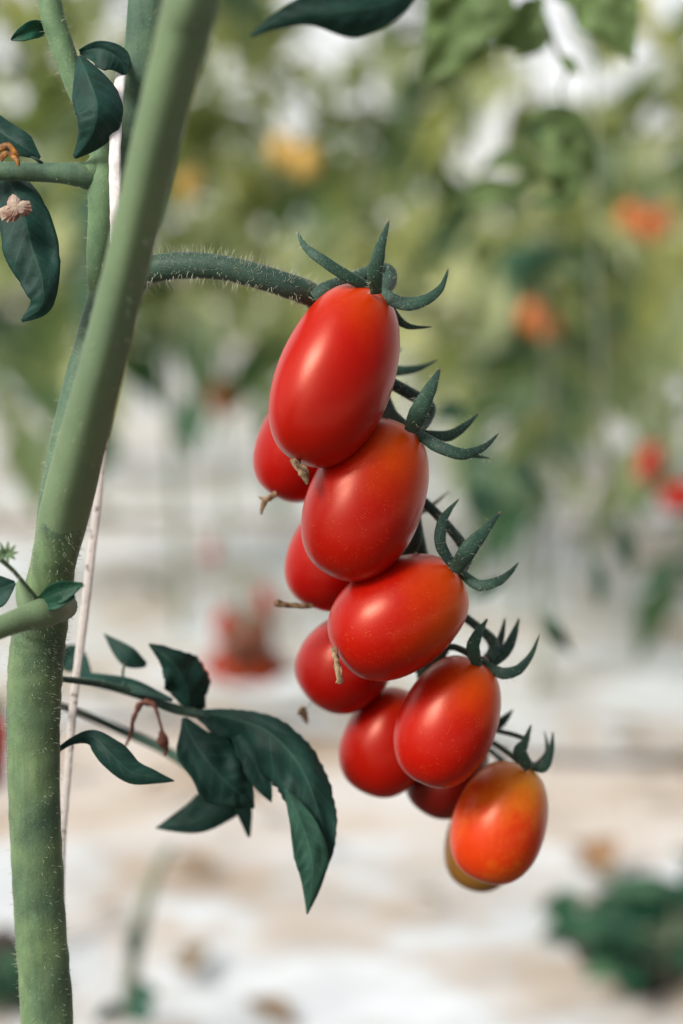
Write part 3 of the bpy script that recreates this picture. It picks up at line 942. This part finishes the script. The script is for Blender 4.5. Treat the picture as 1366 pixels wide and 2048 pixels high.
part('flower_bud', mb, M_main)

# lower leaf behind the string
mb = MB()
tube(mb, [(88, 1352, .462, 14), (125, 1358, .470, 13), (200, 1368, .484, 16), (280, 1390, .492, 18), (340, 1414, .492, 20), (400, 1428, .490, 18), (460, 1436, .488, 10), (540, 1462, .486, 4)], n=8, K=12, hairs=60, hl=(.0005, .0012))
tube(mb, [(248, 1374, .490, 7), (246, 1345, .494, 6), (250, 1325, .496, 5)], n=6, K=8)
part('petiole', mb, [M_sepal, M_hair])
leaf([(380, 1420, .492), (372, 1372, .488), (345, 1326, .486), (298, 1288, .488)], [(14, 24), (40, 50), (26, 34), (1, 1)], fold=-.4, curl=.2, serr=.12, lobes=.06, ripple=.2)
leaf([(400, 1420, .494), (388, 1380, .492), (372, 1340, .492), (350, 1318, .494)], [(4, 12), (24, 22), (14, 26), (2, 2)], fold=-.3)
leaf([(292, 1330, .500), (255, 1312, .498), (208, 1268, .502)], [5, 20, 1], fold=.2)
leaf([(155, 1352, .500), (210, 1362, .494), (270, 1372, .490), (345, 1400, .486)], [(8, 8), (14, 16), (12, 16), (3, 3)], fold=.2)
leaf([(120, 1315, .52), (150, 1320, .52), (180, 1345, .51)], [20, 28, 4], fold=.2)
leaf([(392, 1424, .490), (465, 1436, .484), (540, 1466, .478), (600, 1532, .474), (634, 1616, .473), (650, 1690, .473), (640, 1765, .475)],
     [(4, 10), (20, 74), (30, 92), (44, 62), (34, 48), (22, 34), (1, 1)], fold=-.4, curl=.15, lobes=.10, serr=.12, n=9, ripple=.2, label='long drooping leaflet, largest of this leaf')
leaf([(572, 1578, .471), (600, 1640, .469), (622, 1710, .469), (624, 1765, .471), (614, 1828, .476)], [(2, 3), (26, 22), (36, 34), (22, 22), (1, 1)], mt=M_leaf3, fold=-.12, curl=.2, serr=.05, ripple=.15)  # lighter piece laid over the drooping leaflet, its sunlit side as colour
leaf([(366, 1436, .486), (392, 1490, .480), (436, 1548, .478), (480, 1588, .480), (508, 1616, .484)], [(6, 3), (50, 42), (60, 52), (40, 40), (2, 2)], fold=-.3, curl=.1, lobes=.12, serr=.1, ripple=.2)
leaf([(476, 1470, .484), (506, 1520, .482), (528, 1570, .482), (543, 1604, .484)], [(14, 14), (24, 28), (16, 18), (1, 1)], fold=.15)
leaf([(500, 1590, .505), (450, 1612, .502), (385, 1645, .502), (312, 1656, .506)], [(10, 26), (30, 46), (22, 40), (1, 1)], fold=-.15, lobes=.04)
leaf([(470, 1570, .503), (488, 1620, .500), (498, 1674, .502)], [24, 16, 3], fold=.1)
leaf([(105, 1508, .462), (145, 1482, .462), (185, 1474, .460), (222, 1508, .457), (262, 1544, .457), (305, 1554, .458), (348, 1562, .460)],
     [4, 7, (14, 20), (30, 26), (26, 22), (15, 14), 1], fold=-.2, curl=.2, n=8)
mb = MB()
tube(mb, [(90, 1402, .47, 12), (160, 1425, .52, 16), (240, 1460, .54, 18), (320, 1495, .54, 20), (380, 1535, .53, 20), (430, 1590, .515, 16), (470, 1600, .505, 10)], n=8, K=12)
part('petiole', mb, [M_sepal, M_hair])
mb = MB()
tube(mb, [(300, 1398, .492, 10), (278, 1412, .488, 12), (266, 1440, .486, 8), (262, 1465, .486, 8), (252, 1492, .486, 5)], n=7, K=8, wob=.5)
tube(mb, [(285, 1405, .489, 14), (305, 1408, .488, 12), (316, 1430, .486, 6), (326, 1470, .486, 7)], n=7, K=8, wob=.5)
tube(mb, [(322, 1462, .486, 8), (326, 1482, .486, 24), (332, 1500, .486, 10), (328, 1512, .486, 4)], n=7, K=8, wob=.5)
part('dried_flower', mb, M_dryred)

# big blurred leaf at the top of the picture, on its own petiole from the upper stem
mb = MB()
tube(mb, [(425, -150, .346, 24), (560, -230, .40, 22), (760, -190, .47, 20), (850, -90, .51, 16), (835, -10, .520, 12)], n=8, K=12)
pt = part('petiole', mb, [M_front, M_hair])
leaf([(850, -50, .522), (780, 5, .518), (705, 20, .514), (620, 30, .514), (555, 48, .517), (502, 74, .522)], [(12, 12), (36, 50), (54, 50), (20, 40), (10, 22), (1, 3)], fold=-.2, curl=.15)

# ------------------------------------------------------------------ string
mb = MB()
tube(mb, [(320, -300, .486, 16), (292, 0, .482, 17), (262, 80, .470, 18), (246, 130, .458, 20), (236, 200, .447, 22), (231, 280, .441, 23), (231, 360, .441, 24), (232, 430, .443, 22), (229, 500, .452, 16), (222, 640, .470, 14), (218, 800, .480, 14), (207, 900, .482, 15),
          (194, 1020, .482, 15), (178, 1150, .482, 17), (165, 1260, .482, 17), (150, 1380, .482, 16), (141, 1480, .482, 15), (133, 1580, .482, 15), (124, 1720, .483, 14), (120, 2100, .485, 14)], n=9, K=12, flat=.35, wob=.14, ridges=.09, nrm_tw=.1,
     hairs=60, hl=(.0004, .0014), hr=.00004)
st = mb.build('support_string', [M_string2, M_hair], None, P(120, 2100, .485))
st.data.materials.append(M_string)
for poly in st.data.polygons:
    c = poly.center + st.location
    if c.z > P(225, 520, .456).z and poly.material_index == 0:
        poly.material_index = 2
tag(st, 'thin white support string running down beside the main stem, weathered lower down', 'string')

# ------------------------------------------------------------------ leafy shoot hanging in from the upper right
so = P(1075, -420, .74)
shoot = empty('leafy_shoot', so, 'soft green leafy shoot hanging in from the upper right, out of focus', 'shoot')
mb = MB()
tube(mb, [(1060, -420, .74, 20), (1072, -120, .72, 16), (1078, 0, .71, 13), (1098, 60, .71, 12), (1118, 110, .715, 11), (1135, 140, .72, 8), (1120, 180, .73, 6), (1130, 215, .75, 6)], n=8, K=10)
tube(mb, [(1072, -110, .715, 10), (1020, -80, .70, 8), (965, -50, .69, 7)], n=5, K=8)
tube(mb, [(1072, -110, .715, 10), (1110, -100, .70, 8), (1130, -60, .69, 7)], n=5, K=8)
mb.build('stem', M_leafy, shoot, so)
kw = dict(root=shoot, org=so, mt=M_leafy)
leaf([(975, -70, .69), (955, 5, .685), (912, 80, .685), (838, 172, .692)], [(50, 45), (76, 62), (60, 66), (2, 2)], fold=.15, lobes=.14, serr=.2, ripple=.2, **kw)
leaf([(905, -90, .70), (885, -20, .70), (868, 40, .70), (846, 90, .70)], [(30, 30), (40, 30), (30, 22), (2, 2)], fold=.1, lobes=.1, **kw)
leaf([(1110, -90, .69), (1178, -25, .686), (1225, 40, .686), (1268, 125, .692)], [(40, 36), (64, 60), (56, 54), (2, 2)], fold=-.2, serr=.14, lobes=.1, ripple=.2, **kw)
leaf([(1088, -5, .70), (1055, 35, .70), (1025, 70, .70), (985, 95, .70)], [(5, 5), (36, 36), (36, 34), (2, 2)], fold=.15, lobes=.14, ripple=.2, **kw)
leaf([(1098, 60, .70), (1075, 85, .70), (1030, 118, .70)], [4, 20, 2], fold=.15, **kw)
leaf([(1118, 112, .70), (1138, 128, .70), (1160, 150, .70)], [4, 14, 2], fold=.15, **kw)
leaf([(1062, 240, .76), (1110, 222, .755), (1158, 245, .755), (1180, 300, .757), (1190, 356, .765)], [(8, 10), (16, 40), (16, 62), (10, 40), (1, 2)], fold=-.2, lobes=.1, serr=.1, ripple=.2, **kw)
leaf([(1105, 250, .79), (1140, 300, .785), (1150, 360, .785), (1125, 408, .79), (1060, 408, .80)], [(22, 30), (40, 50), (24, 60), (10, 46), (1, 2)], fold=.3, ripple=.2, **kw)
leaf([(915, 408, .95), (965, 380, .94), (1020, 378, .94), (1092, 352, .95)], [(3, 3), (26, 30), (20, 26), (2, 2)], fold=.3, ripple=.2, **kw)
leaf([(960, 345, .95), (1005, 318, .94), (1050, 330, .94), (1082, 372, .95)], [(3, 3), (20, 18), (18, 14), (2, 2)], fold=.3, ripple=.2, **kw)

# ------------------------------------------------------------------ lanky plant with drooping leaves at right, about a metre away
gp = P(1172, -1400, 1.36)
lank = empty('hanging_vine', gp, 'thin blurred bare vine hanging down at right with a few drooping leaflets', 'vine')
lo = gp.copy()
mb = MB()
top = [(1172, -1400, 1.36, 13), (1175, -300, 1.35, 13), (1185, 100, 1.35, 13), (1188, 420, 1.35, 13), (1200, 700, 1.36, 13), (1212, 900, 1.38, 13), (1228, 1020, 1.41, 11), (1236, 1120, 1.42, 4)]
wp = [(*P(a[0], a[1], a[2]), a[3] * a[2] / FPX * .8) for a in top] 
tube(mb, wp, n=8, K=10, px=False)
mb.build('stem', M_bgstem, lank, lo)
drop = [([(1082, 1228, .86), (1108, 1262, .85), (1145, 1310, .86)], 17), ([(1192, 1120, 1.2), (1200, 1160, 1.2), (1196, 1215, 1.2)], 15),
        ([(1235, 1040, 1.25), (1250, 1090, 1.25), (1262, 1150, 1.25)], 20), ([(952, 968, 1.05), (968, 1005, 1.05), (982, 1040, 1.05)], 34),
        ([(1030, 925, .95), (1052, 950, .95), (1078, 992, .95)], 16), ([(1010, 1160, .8), (975, 1180, .8), (940, 1200, .8)], 14), ([(862, 845, .95), (900, 820, .95), (935, 845, .95)], 22)]
M_drop = leaf_mat('drooping_leaf', (0.025, 0.075, 0.045), (0.04, 0.1, 0.06), trans=.25)
for sp_, w_ in drop:
    mb = MB()
    a = sp_[0]
    tube(mb, [(a[0] + .12 * (1205 - a[0]), a[1] - 90, a[2] + .06, 3), (a[0] - 6, a[1] - 22, a[2], 4), (a[0], a[1] + 6, a[2], 4)], n=6, K=6)
    tube(mb, [(1198, a[1] - 120, 1.37, 4), (a[0] + .5 * (1205 - a[0]), a[1] - 150, a[2] * .5 + .68, 4), (a[0] + .12 * (1205 - a[0]), a[1] - 90, a[2] + .06, 3)], n=8, K=6)
    o = mb.build('petiole', M_bgstem, lank, lo)
    leaf(sp_, [2, w_, 1], mt=M_drop, root=lank, org=lo, fold=.2)

# a bent blurred plant low at left, rooted in the near film
gq = G(250, 2035)
bent = empty('tomato_plant', (gq.x, gq.y, 0), 'faint blurred young plant rising from the film right of the main stem foot', 'tomato plant')
bo = Vector((gq.x, gq.y, 0))
mb = MB()
a_, b_, c_, e_ = P(262, 1950, 1.25), P(282, 1850, 1.22), P(305, 1760, 1.22), P(345, 1690, 1.24)
tube(mb, [(gq.x, gq.y, -.01, .012), (*a_, .011), (*b_, .010), (*c_, .008), (*e_, .004)], n=6, K=8, px=False)
mb.build('stem', M_bgstem, bent, bo)
leaf([(258, 1990, 1.24), (285, 1985, 1.2), (318, 1990, 1.18)], [4, 22, 3], mt=M_leaf2, root=bent, org=bo)
leaf([(250, 2010, 1.24), (280, 2020, 1.16), (300, 2040, 1.14)], [6, 28, 8], mt=M_leaf2, root=bent, org=bo)
leaf([(280, 1850, 1.22), (272, 1880, 1.2), (262, 1915, 1.2)], [4, 20, 4], mt=M_drop, root=bent, org=bo)
leaf([(250, 2020, 1.24), (220, 2025, 1.2), (190, 2045, 1.18)], [4, 18, 4], mt=M_drop, root=bent, org=bo)

# low plant bottom right, rooted in the dark soil
def low_plant(px, py, spr, n, seed, label, hgt=.07, mt=None):
    c = G(px, py); rr = random.Random(seed)
    root = empty('low_plant', (c.x, c.y, 0.03), label, 'plant', 'low green plants on the dark soil')
    o3 = Vector((c.x, c.y, .03))
    ms = MB(); tube(ms, [(c.x, c.y, .0, .006), (c.x, c.y, hgt, .004)], n=4, K=8, px=False); ms.build('stem', M_bgstem, root, o3)
    mb = MB()
    for i in range(n):
        az = rr.uniform(0, 6.28); L = spr * rr.uniform(.5, 1)
        base = Vector((c.x, c.y, hgt * rr.uniform(.4, 1)))
        b2 = base + Vector((math.cos(az), math.sin(az), .15)) * L * .6
        tube(mb, [(*base, .003), (*b2, .002)], n=2, K=5, px=False, mi=1)
        for q in range(3):
            add_leaflet(mb, b2, Vector((math.cos(az + (q - 1) * .9), math.sin(az + (q - 1) * .9), rr.uniform(-.1, .4))), Vector((rr.uniform(-.3, .3), rr.uniform(-.5, .1), 1)), L * .85, L * .5, rr.choice((0, 0, .1, .2, .6)), .2)
    mb.build('foliage', [M_low, M_bgstem], root, o3)


M_low = leaf_mat('low_leaf', (0.010, 0.065, 0.035), (0.02, 0.09, 0.05), trans=.25, veins=False, tinted=True, tint_b=(0.16, 0.34, 0.20))
low_plant(1215, 1945, .05, 8, 3, 'dark green plant on damp soil, leftmost in the lower right corner', .06)
low_plant(1340, 2030, .085, 14, 4, 'largest dark green plant on damp soil, filling the lower right corner', .08)
low_plant(1385, 1900, .06, 10, 5, 'green plant at the right edge, behind the larger corner plant', .07)
low_plant(1290, 1900, .04, 7, 7, 'small green plant just behind the leftmost corner plant', .05)
low_plant(-30, 2040, .04, 10, 6, 'small green plant at the left edge on the dark soil behind the main stem', .05)

# fallen leaves scattered on film and soil
mf = MB(); rr = random.Random(21)
for i in range(150):
    y = rr.uniform(1.25, 5.5); x = rr.uniform(-.24, .24) * y
    L = rr.uniform(.03, .08)
    add_leaflet(mf, Vector((x, y, .022 + rr.random() * .01)), Vector((rr.uniform(-1, 1), rr.uniform(-1, 1), rr.uniform(0, .3))), Vector((rr.uniform(-.3, .3), rr.uniform(-.3, .3), 1)), L, L * .5, rr.random(), .15)
M_lit = leaf_mat('fallen_leaf', (0.10, 0.13, 0.08), (0.12, 0.14, 0.09), trans=.1, veins=False, tinted=True, tint_b=(0.33, 0.2, 0.11))
o = mf.build('leaf_litter', M_lit)
tag(o, 'fallen leaves and scraps scattered over the pale film and soil', 'leaf litter', kind='stuff')

# ------------------------------------------------------------------ blurred fruit in the background
B_red = tomato_mat('far_tomato_red', (0.27, 0.004, 0.003), (.36, .02, .004), bias=0, speck=0, mottled=.1)
B_drk = tomato_mat('far_tomato_orange_red', (0.32, 0.035, 0.006), (.4, .07, .01), bias=.1, speck=0, mottled=.2)
B_org = tomato_mat('far_tomato_orange', (0.42, 0.11, 0.03), (.48, .17, .045), bias=.3, speck=0, mottled=.2)
B_yel = tomato_mat('far_tomato_yellow', (0.50, 0.33, 0.09), (.55, .38, .1), bias=.3, speck=0, mottled=.2)
B_brn = tomato_mat('far_tomato_brown', (0.09, 0.03, 0.02), (.13, .06, .035), bias=.3, speck=0, mottled=.3)


def far_tomato(px, py, d, w, l, ang, mt, label, group):
    dx, dy = math.sin(ang) * l / 2, -math.cos(ang) * l / 2
    a = P(px + dx, py + dy, d); b = P(px - dx, py - dy, d)
    root = empty('tomato', b, label, 'tomato', group)
    fruit_mesh(a, b, w * d / FPX, int(px), seg=24, rings=16).build('fruit', mt, root, b)
    mb = MB()
    u = (a - b).normalized(); r0 = w * d / FPX
    for k in range(5):
        an = k * 1.257 + px
        s = (RT * math.cos(an) + u.cross(RT) * math.sin(an))
        q = [a - u * .001, a + s * r0 * .3 + u * .0005, a + s * r0 * .6 + u * r0 * .25]
        tube(mb, [(*q[0], .003), (*q[1], .004), (*q[2], .0008)], n=3, K=6, px=False)
    tube(mb, [(*a, .003), (*(a + u * r0 * .4 + Vector((0, 0, r0 * .4))), .003)], n=2, K=6, px=False)
    mb.build('calyx', M_bgstem, root, b)


far = [
    (452, 1248, 2.15, 50, 70, .3, B_red, 'small red tomato on the left upper side of the blurred cluster below the front stem', 0),
    (532, 1205, 2.15, 42, 62, -.2, B_red, 'small dark red tomato at the top right of the blurred cluster', 0),
    (438, 1326, 2.15, 52, 70, .7, B_red, 'red tomato at the left bottom of the blurred cluster', 0),
    (478, 1342, 2.13, 60, 72, 1.3, B_drk, 'orange red tomato second from left along the bottom of the blurred cluster', 0),
    (522, 1344, 2.13, 60, 72, 1.7, B_drk, 'orange red tomato third from left along the bottom of the blurred cluster', 0),
    (556, 1328, 2.15, 46, 60, 2.3, B_red, 'red tomato at the right bottom of the blurred cluster', 0),
    (470, 1290, 2.10, 66, 80, .2, B_brn, 'dull brown tomato in the left middle of the blurred cluster', 0),
    (515, 1272, 2.10, 66, 96, -.1, B_brn, 'dull brown tomato in the right middle of the blurred cluster', 0),
    (425, 1105, 2.5, 30, 36, 0, B_red, 'single tiny red tomato hanging above the blurred cluster', 1),
    (415, 770, 2.62, 52, 64, .2, B_org, 'pale orange tomato, left of a blurred pair beside the second tomato from the top', 1),
    (445, 800, 2.62, 52, 64, -.2, B_org, 'pale orange tomato, right of a blurred pair beside the second tomato from the top', 1),
    (1300, 925, 1.9, 52, 84, .3, B_red, 'blurred red oval tomato near the right edge, upper one of two', 1),
    (1362, 994, 1.85, 84, 64, 0, B_red, 'blurred red tomato cut by the right edge, lower one of two', 1),
    (1262, 434, 2.3, 50, 60, .3, B_org, 'blurred orange tomato at upper right, left one of three', 1),
    (1298, 455, 2.3, 50, 64, -.2, B_org, 'blurred orange tomato at upper right, middle one of three', 1),
    (1325, 440, 2.32, 44, 60, -.1, B_org, 'blurred orange tomato at upper right, right one of three', 1),
    (1062, 632, 2.45, 50, 64, .3, B_org, 'blurred orange tomato right of the top calyx, upper left of a pair', 1),
    (1094, 655, 2.45, 50, 64, -.2, B_org, 'blurred orange tomato right of the top calyx, lower right of a pair', 1),
    (565, 300, 2.4, 56, 66, .2, B_yel, 'blurred yellow tomato above the top sepal, left of a pair', 1),
    (612, 322, 2.4, 60, 70, -.2, B_yel, 'blurred yellow tomato above the top sepal, right of a pair', 1),
    (378, 368, 2.4, 52, 60, .1, B_yel, 'blurred yellow tomato just right of the thick upper stem', 1),
    (1232, 712, 2.5, 50, 60, .1, B_org, 'blurred dull orange tomato low in the right hand foliage', 1),
    (-14, 1505, .95, 62, 165, .1, B_red, 'out of focus red tomato cut by the left edge, behind the main stem', 1),
]
for px, py, d, w, l, a, m_, lb, gr in far:
    far_tomato(px, py, d, w, l, a, m_, lb, ('tomatoes of the blurred cluster near the ground', 'blurred tomatoes in the background')[gr])
# stalks these hang from: parts of a truss thing each
def far_truss(paths, label):
    p0 = P(*paths[0][0][:3])
    root = None
    mb = MB()
    for pth in paths:
        tube(mb, pth, n=8, K=6)
    o = mb.build('fruit_truss', M_bgstem, None, p0)
    tag(o, label, 'truss', 'blurred fruit stalks in the background')


far_truss([[(450, 880, 2.5, 10), (455, 1000, 2.4, 10), (475, 1130, 2.2, 10), (492, 1220, 2.16, 10), (500, 1320, 2.16, 8)], [(475, 1130, 2.2, 8), (452, 1200, 2.16, 6)], [(485, 1180, 2.18, 8), (530, 1175, 2.15, 6)], [(455, 1000, 2.4, 7), (430, 1085, 2.5, 5)], [(460, 600, 2.6, 9), (452, 740, 2.55, 9), (450, 880, 2.5, 10)]],
          'grey green stalk from which the blurred ground level cluster hangs')
far_truss([[(1330, 760, 2.2, 8), (1325, 840, 2.0, 8), (1340, 920, 1.9, 8), (1362, 962, 1.86, 6)], [(1328, 860, 1.96, 6), (1312, 885, 1.91, 6)]], 'blurred stalk bearing the two red tomatoes at the right edge')
far_truss([[(-60, 1300, .95, 8), (-30, 1370, .95, 9), (-8, 1425, .95, 9)]], 'stalk of the out of focus red tomato at the left edge')
